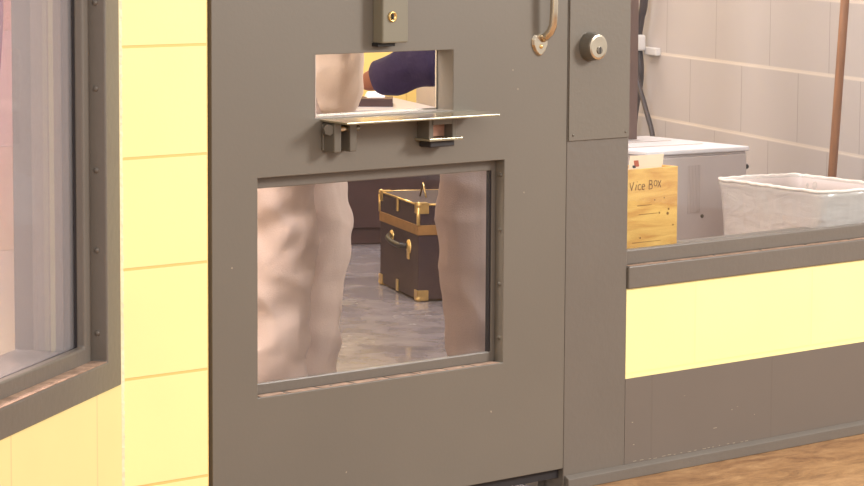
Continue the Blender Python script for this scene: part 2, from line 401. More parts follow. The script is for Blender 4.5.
# scuffs along the curb and the painted blocks
bm = bmesh.new()
for (x, z, w, h) in [(4.46 + 0.022 * k + random.uniform(-0.006, 0.006), 0.0325 + random.uniform(-0.001, 0.0015), random.uniform(0.003, 0.012), 0.0012) for k in range(18)] + [(4.78, 0.11, 0.006, 0.001), (4.80, 0.115, 0.004, 0.001), (4.72, 0.075, 0.012, 0.0015), (4.45, 0.12, 0.004, 0.002), (4.455, 0.07, 0.004, 0.002), (4.86, 0.09, 0.003, 0.0015), (4.62, 0.16, 0.003, 0.001)]:
    bx(bm, x, x + w, -0.0005, 0.0, z, z + h)
struct('trim_scuffs', bm, M['chip'], 'small pale scuffs on the grey painted lower wall', 'trim')
# ------------------------------------------------------------------ right window
w2 = empty('window_2', (0, 0, 0)); tag(w2, 'long grey steel framed window with sill, right of the door', 'window', kind='structure')
bm = holed(FX1 + 0.0005, 8.9, -0.006, 0.10, 0.4155, 2.12, [(FX1 + 0.0005, 8.8, 0.465, 2.05)])
finish(bm, 'window_frame', M['frame_paint'], w2, bevel=0.003)
bm = bmesh.new(); bx(bm, FX1 + 0.004, 8.8, 0.014, 0.034, 0.465, 0.498); finish(bm, 'glazing_bead', M['frame_paint'], w2, bevel=0.003)
bm = bmesh.new(); bx(bm, FX1 + 0.005, 8.8, -0.004, 0.014, 0.465, 0.4658); finish(bm, 'dusty_ledge', M['dust'], w2)
bm = bmesh.new(); bx(bm, FX1 + 0.004, 8.8, 0.036, 0.042, 0.466, 2.05); finish(bm, 'glass_pane', M['glass'], w2)
bm = bmesh.new(); bx(bm, FX1 + 0.004, 8.8, 0.043, 0.06, 0.4655, 0.49); bx(bm, FX1 + 0.004, 8.8, 0.06, 0.235, 0.4560, 0.4700); finish(bm, 'inner_sill', M['frame_paint'], w2, bevel=0.002)
for x in (4.56, 4.72, 4.88, 5.04, 5.2):
    bm = bmesh.new(); lathe(bm, (x, 0.006, 0.4656), (0, 0, 1), [(0.004, 0), (0.004, 0.001), (0, 0.002)], 10); finish(bm, 'screw', M['frame_paint'], w2, smooth=True)

# ------------------------------------------------------------------ the door
d = empty('door_1', (0, 0, 0)); tag(d, 'grey steel security door with food slot and low window', 'door', kind='structure')
SX0, SX1, SZ0, SZ1 = 3.538, 3.906, 0.824, 0.946
WX0, WX1, WZ0, WZ1 = 3.394, 4.053, 0.294, 0.716
bm = holed(DX0, DX1, 0.0, 0.048, 0.047, 2.1, [(SX0, SX1, SZ0, SZ1), (WX0, WX1, WZ0, WZ1)])
finish(bm, 'door_leaf', M['steel_paint'], d, bevel=0.0012)
bm = holed(WX0 + 0.0005, WX1 - 0.0005, 0.024, 0.034, WZ0 + 0.0005, WZ1 - 0.0005, [(WX0 + 0.014, WX1 - 0.012, WZ0 + 0.022, WZ1 - 0.023)])
finish(bm, 'window_bead', M['frame_paint'], d, bevel=0.002)
bm = bmesh.new(); bx(bm, WX1 - 0.0165, WX1 - 0.012, 0.026, 0.036, WZ0 + 0.02, WZ1 - 0.018); finish(bm, 'gasket', M['gasket'], d)
bm = bmesh.new(); bx(bm, WX0 + 0.002, WX1 - 0.002, 0.0365, 0.0425, WZ0 + 0.002, WZ1 - 0.002); finish(bm, 'glass_pane', M['glass'], d)
# dusty joint on the ledge, broken in lengths
bm = bmesh.new()
xx = WX0 + 0.006
while xx < WX1 - 0.03:
    ln = random.uniform(0.05, 0.09); bx(bm, xx, min(xx + ln, WX1 - 0.01), 0.001, 0.024, WZ0 + 0.0004, WZ0 + 0.0012); xx += ln + 0.008
finish(bm, 'dusty_ledge', M['dust'], d)
for z in (0.684, 0.570, 0.457, 0.345):
    bm = bmesh.new(); lathe(bm, (WX1 + 0.0003, 0.012, z), (-1, 0, 0), [(0.005, 0), (0.005, 0.001), (0.0035, 0.0028), (0, 0.0034)], 12); finish(bm, 'screw', M['bracket'], d, smooth=True)
for x in (3.47, 3.59, 3.71, 3.83, 3.95):
    bm = bmesh.new(); lathe(bm, (x, 0.012, WZ0), (0, 0, 1), [(0.0045, 0), (0.0045, 0.001), (0, 0.003)], 12); finish(bm, 'screw', M['bracket'], d, smooth=True)
box('gap_shade', M['gasket'], DX0 + 0.01, DX1 - 0.002, 0.012, 0.044, 0.026, 0.047, d)  # dark strip added for the shade in the gap under the door
# food slot: lit back edges put in as bright strips
bm = bmesh.new()
bx(bm, SX1 - 0.003, SX1, 0.047, 0.0505, SZ0, SZ1); bx(bm, SX0, SX1, 0.047, 0.0505, SZ0, SZ0 + 0.003)
finish(bm, 'slot_lit_edge', M['lit_edge_steel'], d)
box('slot_trim', M['bin'], SX0, SX0 + 0.0015, -0.0008, 0.004, SZ0, SZ1, d)
# fold-down flap
bm = bmesh.new()
v = bx(bm, 3.551, 3.962, -0.078, 0.002, 0.817, 0.8215)
for q in (v[0], v[1], v[4], v[5]): q.co.z -= 0.003
finish(bm, 'slot_flap', M['flap'], d, bevel=0.0012)
# left hinge bracket
hb = box('hinge_bracket', M['bracket'], 3.556, 3.574, -0.036, 0.0, 0.758, 0.815, d, 0.002)
box('bracket_plate', M['bracket'], 3.598, 3.616, -0.034, 0.0, 0.758, 0.814, hb, 0.002)
box('bracket_plate', M['bracket'], 3.553, 3.618, -0.006, 0.0, 0.760, 0.812, hb, 0.002)
bm = bmesh.new(); lathe(bm, (3.552, -0.022, 0.802), (-0.4, -1, 0), [(0.0, -0.004), (0.011, -0.004), (0.012, 0.004), (0.011, 0.007), (0, 0.007)], 6); finish(bm, 'hex_bolt', M['bracket'], hb)
bm = bmesh.new(); tube(bm, [(3.55, -0.022, 0.802), (3.63, -0.022, 0.802)], 0.006, 12); finish(bm, 'hinge_pin', M['chrome'], hb, smooth=True)
# right latch bracket, a small channel with a bright lip
lb = box('latch_bracket', M['bracket'], 3.806, 3.818, -0.036, 0.0, 0.772, 0.816, d, 0.0015)
box('bracket_plate', M['bracket'], 3.872, 3.884, -0.034, 0.0, 0.772, 0.816, lb, 0.0015)
box('bracket_lip', M['flap'], 3.800, 3.892, -0.044, 0.0, 0.768, 0.7735, lb, 0.001)
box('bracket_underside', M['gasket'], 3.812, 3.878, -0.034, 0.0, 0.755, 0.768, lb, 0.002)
box('bracket_back', mat('rusty_plate', lin((176, 130, 110)), 0.45, 0.3, var=0.2, scale=60), 3.82, 3.871, -0.012, 0.0, 0.7745, 0.808, lb, 0.001)
box('bracket_plate', M['bracket'], 3.815, 3.868, -0.038, -0.02, 0.800, 0.8165, lb, 0.001)
# lock housing above slot
lh = box('lock_housing', mat('lock_housing_paint', lin((124, 117, 101)), 0.4, var=0.04), 3.686, 3.754, -0.03, 0.0, 0.965, 1.25, d, 0.003)
bm = bmesh.new(); lathe(bm, (3.7105, -0.03, 1.0165), (0, -1, 0), [(0.0105, 0), (0.0105, 0.003), (0.008, 0.004), (0.007, 0.0015), (0, 0.0015)], 20); finish(bm, 'lock_cylinder', M['brass'], lh, smooth=True)
bm = bmesh.new(); bx(bm, 3.7085, 3.7125, -0.0335, -0.031, 1.0115, 1.022); finish(bm, 'keyhole', M['dark'], lh)
box('lock_tongue', M['dark'], 3.684, 3.73, -0.018, 0.0, 0.958, 0.965, lh, 0.001)
# pull handle
ph = bmesh.new()
pts = [(4.157, -0.004, 0.962), (4.159, -0.012, 0.967), (4.162, -0.021, 0.976), (4.164, -0.027, 0.990), (4.165, -0.029, 1.02), (4.165, -0.029, 1.12), (4.164, -0.027, 1.150), (4.162, -0.021, 1.164), (4.159, -0.012, 1.173), (4.157, -0.004, 1.178)]
tube(ph, pts, 0.0086, 16)
hd = finish(ph, 'pull_handle', M['chrome'], d, smooth=True)
for s, zc in ((-1, 0.950), (1, 1.190)):
    bm = bmesh.new()
    out = [(-0.017, 0.010), (-0.0165, 0.0), (-0.011, -0.012), (-0.004, -0.0195), (0, -0.021), (0.004, -0.0195), (0.011, -0.012), (0.0165, 0.0), (0.017, 0.010), (0.011, 0.018), (0, 0.020), (-0.011, 0.018)]
    cx = 4.151
    out = [(a * 1.4, b * 1.2) for a, b in out]
    lo = [bm.verts.new((cx + a, 0.0, zc - s * 0 + (b if s < 0 else -b))) for a, b in out]
    hi = [bm.verts.new((cx + a * 0.85, -0.006, zc + (b * 0.85 if s < 0 else -b * 0.85))) for a, b in out]
    for k in range(len(out)): bm.faces.new((lo[k], lo[(k + 1) % 12], hi[(k + 1) % 12], hi[k]))
    bm.faces.new(hi); bm.faces.new(lo[::-1])
    pl = finish(bm, 'handle_plate', M['chrome'], hd, bevel=0.001)
    bm = bmesh.new(); lathe(bm, (cx, -0.006, zc - 0.004 if s < 0 else zc + 0.004), (0, -1, 0), [(0.0048, 0), (0.0045, 0.001), (0.003, 0.0026), (0, 0.003)], 12); finish(bm, 'handle_screw', M['brass'], hd, smooth=True)
# paint chips on the door leaf
bm = bmesh.new()
for (x, z) in ((4.02, 0.195), (4.075, 0.90), (4.09, 0.86), (3.62, 0.12), (3.33, 0.55), (4.11, 0.645)):
    vv = [bm.verts.new((x + math.cos(k * PI / 3) * random.uniform(0.0012, 0.003), -0.0004, z + math.sin(k * PI / 3) * random.uniform(0.0012, 0.003))) for k in range(6)]
    bm.faces.new(vv)
finish(bm, 'paint_chips', M['chip'], d)

# lock cover plate on the frame post
lp = empty('lock_cover_plate', (4.33, 0, 0.545)); tag(lp, 'flat grey steel lock cover plate with round key cylinder, right of the door', 'lock')
def lpb(name, m, x0, x1, y0, y1, z0, z1, parent, bevel=0.0):
    o = box(name, m, x0 - 4.33, x1 - 4.33, y0, y1, z0 - 0.545, z1 - 0.545, None, bevel); o.parent = parent; return o
plate = lpb('plate', mat('plate_paint', lin((113, 105, 95)), 0.4, var=0.03, scale=4, bump=0.05, bscale=120), 4.2395, 4.4255, -0.0035, 0.0, 0.745, 1.4, lp, 0.0008)
for x in (4.252, 4.414):
    for z in (0.757, 1.2):
        bm = bmesh.new(); lathe(bm, (x - 4.33, -0.0035, z - 0.545), (0, -1, 0), [(0.003, 0), (0.003, 0.0006), (0, 0.001)], 10); finish(bm, 'screw', M['bracket'], lp, smooth=True)
bm = bmesh.new(); lathe(bm, (4.298 - 4.33, -0.0035, 0.942 - 0.545), (0, -1, 0), [(0.031, 0), (0.0305, 0.004), (0.0275, 0.024), (0.0265, 0.026), (0.0, 0.026)], 40)
cyl = finish(bm, 'key_cylinder', M['bracket'], lp, smooth=False, bevel=0.0008)
bm = bmesh.new(); lathe(bm, (4.298 - 4.33, -0.0295, 0.942 - 0.545), (0, -1, 0), [(0.0262, 0), (0.0262, 0.0012), (0.022, 0.0020), (0.0, 0.0020)], 40)
face = finish(bm, 'cylinder_face', M['chrome'], cyl)
bm = bmesh.new(); lathe(bm, (4.300 - 4.33, -0.0315, 0.935 - 0.545), (0, -1, 0), [(0.008, 0), (0.008, 0.0015), (0.0065, 0.0018), (0.0, 0.0018)], 20); finish(bm, 'key_plug', M['bracket'], cyl)
bm = bmesh.new(); bx(bm, -0.0315, -0.0285, -0.0336, -0.0332, 0.383, 0.397); finish(bm, 'keyhole', M['dark'], cyl)

# ------------------------------------------------------------------ plywood box with lettering on the inner sill
wb = empty('plywood_box', (4.647, 0.13, 0.47)); tag(wb, 'small yellow plywood box with handwriting on the right window sill', 'box')
wb.rotation_euler = (0, 0, math.radians(-2))
W2, DD, HH, T = 0.084, 0.085, 0.187, 0.006
bm = bmesh.new()
bx(bm, -W2, W2, 0, T, 0, HH); finish(bm, 'front_panel', M['ply'], wb, bevel=0.001)
bm = bmesh.new(); bx(bm, -W2, W2, DD - T, DD, 0, HH); finish(bm, 'back_panel', M['ply'], wb, bevel=0.001)
for s in (-1, 1):
    bm = bmesh.new(); a, b = sorted((s * W2, s * (W2 - T))); bx(bm, a, b, T, DD - T, 0, HH); finish(bm, 'side_panel', M['ply'], wb, bevel=0.001)
bm = bmesh.new(); bx(bm, -W2 + T, W2 - T, T, DD - T, 0, T); finish(bm, 'bottom_panel', M['ply'], wb)
# handwriting: Vice Box, in strokes
S = 0.0125
def stroke(bm, pts, ox, oz, k=S):
    P = [(ox + a * k, -0.0006, oz + b * k) for a, b in pts]
    for (x0, _, z0), (x1, _, z1) in zip(P, P[1:]):
        dx, dz = x1 - x0, z1 - z0; l = math.hypot(dx, dz) or 1; nx, nz = -dz / l * 0.0011, dx / l * 0.0011
        vs = [bm.verts.new(p) for p in ((x0 + nx, -0.0006, z0 + nz), (x1 + nx, -0.0006, z1 + nz), (x1 - nx, -0.0006, z1 - nz), (x0 - nx, -0.0006, z0 - nz))]
        bm.faces.new(vs)
def circ(cx, cz, rx, rz, a0=0, a1=360, n=10): return [(cx + rx * math.cos(math.radians(a0 + (a1 - a0) * i / n)), cz + rz * math.sin(math.radians(a0 + (a1 - a0) * i / n))) for i in range(n + 1)]
bm = bmesh.new()
zb = HH - 0.047
stroke(bm, [(0, 1.4), (0.45, 0), (1.0, 1.5)], -0.070, zb)
stroke(bm, [(0, 0), (0.25, 1.0)], -0.052, zb); stroke(bm, [(0.36, 1.4), (0.4, 1.55)], -0.052, zb)
stroke(bm, circ(0.4, 0.5, 0.4, 0.5, 50, 310), -0.044, zb)
stroke(bm, [(0, 0.5), (0.7, 0.55)] + circ(0.4, 0.5, 0.38, 0.5, 10, 310), -0.032, zb)
stroke(bm, [(0, 0), (0.1, 1.6), (0.7, 1.5), (0.75, 1.0), (0.15, 0.85), (0.85, 0.7), (0.8, 0.1), (0, 0)], -0.009, zb)
stroke(bm, circ(0.45, 0.75, 0.4, 0.5), 0.006, zb + 0.003)
stroke(bm, [(0, 0.1), (0.8, 1.3)], 0.019, zb + 0.002); stroke(bm, [(0, 1.3), (0.8, 0)], 0.019, zb + 0.002)
finish(bm, 'lettering', M['ink'], wb)
bm = bmesh.new()
for (x, z, r) in ((0.025, 0.085, 0.0025), (0.052, 0.082, 0.004), (0.055, 0.092, 0.003), (-0.035, 0.032, 0.0025), (0.01, 0.115, 0.002), (0.04, 0.118, 0.0018), (0.07, 0.055, 0.0022)):
    bm.faces.new([bm.verts.new((x + r * math.cos(k * PI / 4), -0.0005, z + r * 0.9 * math.sin(k * PI / 4))) for k in range(8)])
for (x0, x1, z) in ((-0.045, 0.0, 0.1045), (-0.04, 0.02, 0.0845), (-0.06, 0.03, 0.022)):
    bm.faces.new([bm.verts.new(p) for p in ((x0, -0.0005, z - 0.0007), (x1, -0.0005, z), (x1, -0.0005, z + 0.0009), (x0, -0.0005, z + 0.0007))])
so_ = finish(bm, 'stains', M['ink'], wb); so_['kind'] = 'stuff'
# paper slip sticking out of the box
bm = bmesh.new()
bx(bm, -0.065, 0.04, 0, 0.0008, 0, 0.075)
for v in bm.verts: v.co.x += v.co.z * 0.35; 
sl = finish(bm, 'paper_slip', M['paper']); sl.location = (4.670, 0.165, 0.608); sl.rotation_euler = (math.radians(-12), 0, math.radians(-4))
tag(sl, 'cream paper slip sticking up out of the plywood box', 'paper')
bm = bmesh.new(); 
for (x0, x1, z0, z1, mi) in ((-0.030, -0.016, 0.050, 0.064, 0), (-0.036, -0.027, 0.047, 0.053, 1)):
    bx(bm, x0, x1, -0.0007, -0.0002, z0, z1, mi)
finish(bm, 'stamp', [M['red_ink'], M['dark']], sl)

# ------------------------------------------------------------------ white cabinet
wc = empty('white_cabinet', (5.338, 0.775, 0.0), math.radians(-8)); tag(wc, 'white enamel steel cabinet with flat top behind the plywood box', 'cabinet')
CW, CD, CH = 0.352, 0.42, 0.617
bm = bmesh.new(); bx(bm, 0.002, CW - 0.002, 0.01, CD, 0.02, CH - 0.012); finish(bm, 'body', M['shaded_panel'], wc, bevel=0.004)
bm = bmesh.new(); bx(bm, 0, CW, 0, CD + 0.003, CH - 0.012, CH); tp = finish(bm, 'top', M['white_metal'], wc, bevel=0.003)
bm = bmesh.new()
for k in range(2): bx(bm, 0.03, CW - 0.06, 0.12 + 0.13 * k, 0.124 + 0.13 * k, CH - 0.0005, CH + 0.0012)
finish(bm, 'top_seam', M['shaded_panel'], wc)
bm = bmesh.new(); bx(bm, 0.01, CW - 0.01, 0.0, 0.01, 0.03, CH - 0.02); fp_ = finish(bm, 'front_panel', M['shaded_panel'], wc, bevel=0.002)
bm = bmesh.new()
for k in range(9): bx(bm, 0.14 + k * 0.005, 0.1425 + k * 0.005, -0.0012, 0.0, 0.45, 0.575)
finish(bm, 'vent_ribs', M['bin'], fp_)
bm = bmesh.new(); lathe(bm, (0.19, 0.0, 0.44), (0, -1, 0), [(0.005, 0), (0.005, 0.002), (0, 0.003)], 12); finish(bm, 'knob', M['bracket'], wc)
bm = bmesh.new(); lathe(bm, (CW, 0.012, CH - 0.055), (1, 0, 0), [(0.006, -0.002), (0.006, 0.004), (0, 0.006)], 12); finish(bm, 'side_screw', M['leather'], wc)
for (x, y) in ((0.04, 0.05), (CW - 0.04, 0.05), (0.04, CD - 0.05), (CW - 0.04, CD - 0.05)):
    bm = bmesh.new(); lathe(bm, (x, y, 0), (0, 0, 1), [(0, 0), (0.015, 0), (0.015, 0.021), (0, 0.021)], 12); finish(bm, 'foot', M['leather'], wc)

# ------------------------------------------------------------------ waste bin with clear bag
def rrect(hx, hy, r, n=6):
    out = []
    for cx, cy, a0 in ((hx - r, hy - r, 0), (-hx + r, hy - r, 90), (-hx + r, -hy + r, 180), (hx - r, -hy + r, 270)):
        for i in range(n + 1):
            a = math.radians(a0 + 90 * i / n); out.append((cx + r * math.cos(a), cy + r * math.sin(a)))
    return out
def dense(pts, n):
    L = [0]; P = pts + [pts[0]]
    for a, b in zip(P, P[1:]): L.append(L[-1] + math.dist(a, b))
    out = []; j = 0
    for i in range(n):
        s = L[-1] * i / n
        while L[j + 1] < s: j += 1
        t = (s - L[j]) / ((L[j + 1] - L[j]) or 1); a, b = P[j], P[j + 1]
        out.append((a[0] + (b[0] - a[0]) * t, a[1] + (b[1] - a[1]) * t))
    return out
BW, BL = 0.130, 0.203
bn = empty('waste_bin', (5.457, 0.342, 0.0), math.radians(-11)); tag(bn, 'rectangular pale plastic waste bin inside the right window', 'bin')
def loft(bm, levels, n, f=None, close_bottom=False, thick=None):
    rings = []
    for (k, z) in levels:
        base = dense(rrect(BW * k, BL * k, 0.03 * k), n)
        ring = []
        for i, (x, y) in enumerate(base):
            p = Vector((x, y, z))
            if f: p = f(p, i / n, z)
            ring.append(bm.verts.new(p))
        rings.append(ring)
    for A, B in zip(rings, rings[1:]):
        for i in range(n): bm.faces.new((A[i], A[(i + 1) % n], B[(i + 1) % n], B[i]))
    if close_bottom: bm.faces.new(rings[0][::-1])
    return rings
RZ = 0.557
bm = bmesh.new()
loft(bm, [(0.78, 0.0), (0.79, 0.02), (0.93, RZ - 0.03), (0.965, RZ - 0.012), (0.985, RZ - 0.012), (0.985, RZ - 0.002), (0.95, RZ - 0.002), (0.92, RZ - 0.03), (0.77, 0.012)], 48, close_bottom=True)
finish(bm, 'bin_shell', M['bin'], bn, smooth=True)
def bag_mat():
    m = bpy.data.materials.new('clear_plastic_bag'); m.use_nodes = True
    nt = m.node_tree; N, L = nt.nodes, nt.links
    for n in list(N): N.remove(n)
    out = N.new('ShaderNodeOutputMaterial'); t = N.new('ShaderNodeBsdfTransparent'); t.inputs[0].default_value = (0.95, 0.93, 0.92, 1)
    g = N.new('ShaderNodeBsdfPrincipled'); g.inputs['Base Color'].default_value = (0.93, 0.83, 0.76, 1); g.inputs['Roughness'].default_value = 0.18
    g.inputs['Specular IOR Level'].default_value = 0.9
    tc = N.new('ShaderNodeTexCoord'); n = N.new('ShaderNodeTexNoise'); n.inputs['Scale'].default_value = 9; n.inputs['Detail'].default_value = 3; n.inputs['Distortion'].default_value = 1.2
    mp = N.new('ShaderNodeMapping'); mp.inputs['Rotation'].default_value = (0.6, 0.3, 0.2); mp.inputs['Scale'].default_value = (1, 1, 3.0)
    L.new(tc.outputs['Object'], mp.inputs[0]); L.new(mp.outputs[0], n.inputs['Vector'])
    bp = N.new('ShaderNodeBump'); bp.inputs['Strength'].default_value = 0.35; bp.inputs['Distance'].default_value = 0.015
    L.new(n.outputs['Fac'], bp.inputs['Height']); L.new(bp.outputs[0], g.inputs['Normal'])
    mx = N.new('ShaderNodeMixShader'); mx.inputs[0].default_value = 0.55
    L.new(t.outputs[0], mx.inputs[1]); L.new(g.outputs[0], mx.inputs[2]); L.new(mx.outputs[0], out.inputs[0])
    return m
M['bag'] = bag_mat()
def crinkle(p, s, z):
    h = noise.noise(Vector((s * 34, z * 14, 0.3))) * 0.004 + noise.noise(Vector((s * 90, z * 5, 2.3))) * 0.0022
    if z > RZ - 0.02: h *= 0.4
    c = Vector((p.x, p.y, 0)).normalized()
    q = p + c * h
    q.z += noise.noise(Vector((s * 60, 5, z * 3))) * 0.002
    return q
bm = bmesh.new()
lv = [(0.98, 0.30), (0.97, 0.34), (0.965, 0.38), (0.955, 0.42), (0.965, 0.46), (0.985, 0.50), (1.005, 0.53), (1.02, RZ - 0.012), (1.02, RZ + 0.003), (1.0, RZ + 0.005), (0.965, RZ + 0.002), (0.94, RZ - 0.02), (0.90, RZ - 0.08), (0.86, RZ - 0.16), (0.80, RZ - 0.26), (0.75, RZ - 0.40)]
loft(bm, lv, 240, crinkle)
bag = finish(bm, 'plastic_liner', M['bag'], bn, smooth=True)
bm = bmesh.new()
rim = [crinkle(Vector((x, y, RZ + 0.003)), i / 160, RZ) for i, (x, y) in enumerate(dense(rrect(BW * 1.015, BL * 1.015, 0.032), 160))]
tube(bm, rim + [rim[0]], 0.0042, 8, cap=False)
finish(bm, 'liner_rim', mat('bag_rim_white', lin((248, 234, 222)), 0.35), bn, smooth=True)

# ------------------------------------------------------------------ stick leaning on the wall
bm = bmesh.new(); tube(bm, [(0, 0, 0), (-0.0, 0.0, 1.55)], 0.0115, 14)
st = finish(bm, 'broom_handle', M['stick'], smooth=True)
p_hi = Vector((5.726, 0.450, 1.008)); p_lo = Vector((5.747, 0.496, 0.553))
dv = (p_hi - p_lo).normalized(); foot = p_lo - dv * (p_lo.z / dv.z)
st.location = foot; st.rotation_euler = dv.to_track_quat('Z', 'Y').to_euler()
tag(st, 'brown wooden stick standing upright behind the waste bin', 'stick')

# ------------------------------------------------------------------ post, cables
bm = bmesh.new(); bx(bm, 5.50, 5.635, 1.08, 1.20, 0, CEIL); struct('trim_post', bm, M['reddish_post'], 'brown painted post behind the grey door frame', 'post', bevel=0.004)
def cable(pts, r, label):
    bm = bmesh.new()
    P = [Vector(p) for p in pts]; out = []
    for i in range(len(P) - 1):
        p0, p1, p2, p3 = P[max(i - 1, 0)], P[i], P[i + 1], P[min(i + 2, len(P) - 1)]
        for k in range(8):
            t = k / 8
            out.append(0.5 * ((2 * p1) + (-p0 + p2) * t + (2 * p0 - 5 * p1 + 4 * p2 - p3) * t * t + (-p0 + 3 * p1 - 3 * p2 + p3) * t ** 3))
    out.append(P[-1]); tube(bm, out, r, 8)
    o = finish(bm, 'power_cable', M['cable'], smooth=True); tag(o, label, 'cable', 'cables behind the white cabinet'); return o
from mathutils import geometry
def far_at(u, z, off=0.03):     # point in front of the far wall: u metres along it from (6.28,1.275)
    u -= 0.03
    return Vector((6.28 + math.cos(a63) * u - math.sin(a63) * off, 1.275 + math.sin(a63) * u + math.cos(a63) * off, z))
cable([far_at(0.74, 2.2), far_at(0.745, 1.3), far_at(0.74, 0.98), far_at(0.77, 0.90), far_at(0.79, 0.83), far_at(0.77, 0.72), far_at(0.82, 0.58), far_at(0.84, 0.40), far_at(0.84, 0.02)], 0.013, 'thick dark cable hanging beside the brown post')
cable([far_at(0.765, 2.2, 0.06), far_at(0.75, 1.2, 0.06), far_at(0.76, 0.92, 0.06), far_at(0.76, 0.80, 0.06), far_at(0.70, 0.70, 0.06), far_at(0.63, 0.62, 0.06), far_at(0.56, 0.52, 0.06), far_at(0.52, 0.3, 0.06), far_at(0.52, 0.02, 0.06)], 0.008, 'thin dark cable curving right down to the white cabinet')
cp = empty('wall_clip', far_at(0.755, 0.80, 0.0), a63); tag(cp, 'small white plastic cable clip on the beige block wall', 'clip')
bm = bmesh.new(); bx(bm, -0.09, 0.02, 0.0, 0.018, -0.012, 0.012); finish(bm, 'bracket_arm', M['white_plastic'], cp, bevel=0.003)
bm = bmesh.new(); bx(bm, -0.005, 0.022, 0.018, 0.085, 0.0, 0.05); finish(bm, 'clip_body', M['white_plastic'], cp, bevel=0.006)

# ------------------------------------------------------------------ purple cloth in side room
bm = bmesh.new()
rows = []
for i in range(25):
    z = 1.75 - i * 1.15 / 24
    xr = 0.35 * max(0.0, 1.09 - z) ** 2
    rows.append([bm.verts.new((xr + (0.30 - xr) * k / 11, 0.012 * math.sin(k / 11 * 14 + i * 0.2), z)) for k in range(12)])
for A, B in zip(rows, rows[1:]):
    for k in range(11): bm.faces.new((A[k], A[k + 1], B[k + 1], B[k]))
pc = finish(bm, 'purple_cloth', M['purple'], smooth=True); sm = pc.modifiers.new('solid', 'SOLIDIFY'); sm.thickness = 0.006
tag(pc, 'purple cloth hanging at the left edge behind the left window', 'cloth')
pc.location = (2.892, 0.103, 0); pc.rotation_euler = (0, 0, math.radians(137))

# ------------------------------------------------------------------ dark bench against the end wall
be = empty('wall_bench', (7.255, 3.56, 0), math.radians(153)); tag(be, 'dark brown bench with pale top behind the black trunk', 'bench')
BLn, BDp, BHt = 1.9, 0.78, 0.505
# local x runs along the wall to the left, local y points to the camera after mirroring, so depth is negative y
bm = bmesh.new(); bx(bm, 0, BLn, -BDp + 0.0, 0, 0.0, BHt - 0.03); finish(bm, 'bench_base', M['bench'], be, bevel=0.004)
bm = bmesh.new(); bx(bm, -0.0, BLn, -BDp, 0.02, BHt - 0.03, BHt); finish(bm, 'bench_top', M['bench_top'], be, bevel=0.004)
for k in range(3):
    bm = bmesh.new(); bx(bm, 0.06 + k * 0.62, 0.62 + k * 0.62, 0.0, 0.012, 0.06, 0.42); finish(bm, 'panel', M['bench'], be, bevel=0.004)
# folded dark object on the bench
bk = empty('dark_binder', (7.175, 3.85, 0.505), math.radians(-43)); tag(bk, 'dark brown binder lying on the pale bench top', 'binder')
bm = bmesh.new(); bx(bm, -0.07, 0.07, -0.08, 0.08, 0.0, 0.004); bx(bm, -0.07, 0.07, -0.08, 0.08, 0.026, 0.030); bx(bm, -0.07, -0.066, -0.08, 0.08, 0.004, 0.026); bx(bm, -0.07, 0.07, -0.08, -0.077, 0.004, 0.026); finish(bm, 'cover', M['bench'], bk, bevel=0.001)
bm = bmesh.new(); bx(bm, -0.065, 0.066, -0.076, 0.076, 0.004, 0.026); finish(bm, 'pages', M['bin'], bk)
bm = bmesh.new(); bx(bm, -0.036, 0.036, -0.03, 0.03, 0.0, 0.022)
for v in bm.verts:
    if v.co.z > 0.02: v.co.x *= 0.8; v.co.y *= 0.4
fp2 = finish(bm, 'folded_paper', M['white_metal'], bevel=0.003); fp2.location = (7.185, 3.86, 0.535); fp2.rotation_euler = (0, 0, math.radians(-30)); tag(fp2, 'small white folded paper lying on the dark binder', 'paper')
# ------------------------------------------------------------------ black trunk with brass fittings
tr = empty('black_trunk', (6.036, 2.382, 0), a63); tag(tr, 'small black trunk with brass corners and gold band on the concrete floor', 'trunk')
TL, TW, TH, TS = 0.46, 0.25, 0.312, 0.225     # local x: long side, local -y: width to the right
bm = bmesh.new(); bx(bm, 0, TL, -TW, 0, 0.006, TS); finish(bm, 'trunk_body', M['trunk'], tr, bevel=0.004)
bm = bmesh.new(); bx(bm, 0, TL, -TW, 0, TS + 0.003, TH); finish(bm, 'trunk_lid', M['trunk'], tr, bevel=0.004)
bm = holed(-0.0025, TL + 0.0025, -TW - 0.0025, 0.0025, TS - 0.012, TS + 0.020, []); finish(bm, 'gold_band', M['gold_band'], tr, bevel=0.001)
bm = bmesh.new()
for (x, y) in ((0, 0), (TL, 0), (0, -TW), (TL, -TW)):
    tube(bm, [(x, y, TS + 0.02), (x, y, TH - 0.01)], 0.006, 8)
for y in (0, -TW): tube(bm, [(0.0, y, TH - 0.002), (TL, y, TH - 0.002)], 0.0035, 8)
for x in (0, TL): tube(bm, [(x, 0, TH - 0.002), (x, -TW, TH - 0.002)], 0.0035, 8)
finish(bm, 'edge_trim', M['brass'], tr, smooth=True)
for x in (0, TL):
    for y in (0, -TW):
        for z in (0.006, TH):
            bm = bmesh.new()
            sx = 1 if x == 0 else -1; sy = -1 if y == 0 else 1; sz = 1 if z < 0.1 else -1
            e = 0.0035; L0 = 0.034
            def B(ax0, ax1, ay0, ay1, az0, az1):
                xs = sorted((x + sx * ax0, x + sx * ax1)); ys = sorted((y + sy * ay0, y + sy * ay1)); zs = sorted((z + sz * az0, z + sz * az1)); bx(bm, *xs, *ys, *zs)
            B(-e, L0, -e, 0.001, -e, L0 * 0.9); B(-e, 0.001, -e, L0, -e, L0 * 0.9); B(-e, L0, -e, L0, -e, 0.001)
            lathe(bm, (x + sx * 0.003, y + sy * 0.003, z + sz * 0.003), (0, 0, 1), [(0, -0.010), (0.007, -0.007), (0.010, 0), (0.007, 0.007), (0, 0.010)], 12)
            finish(bm, 'corner_cap', M['brass'], tr, bevel=0.001)
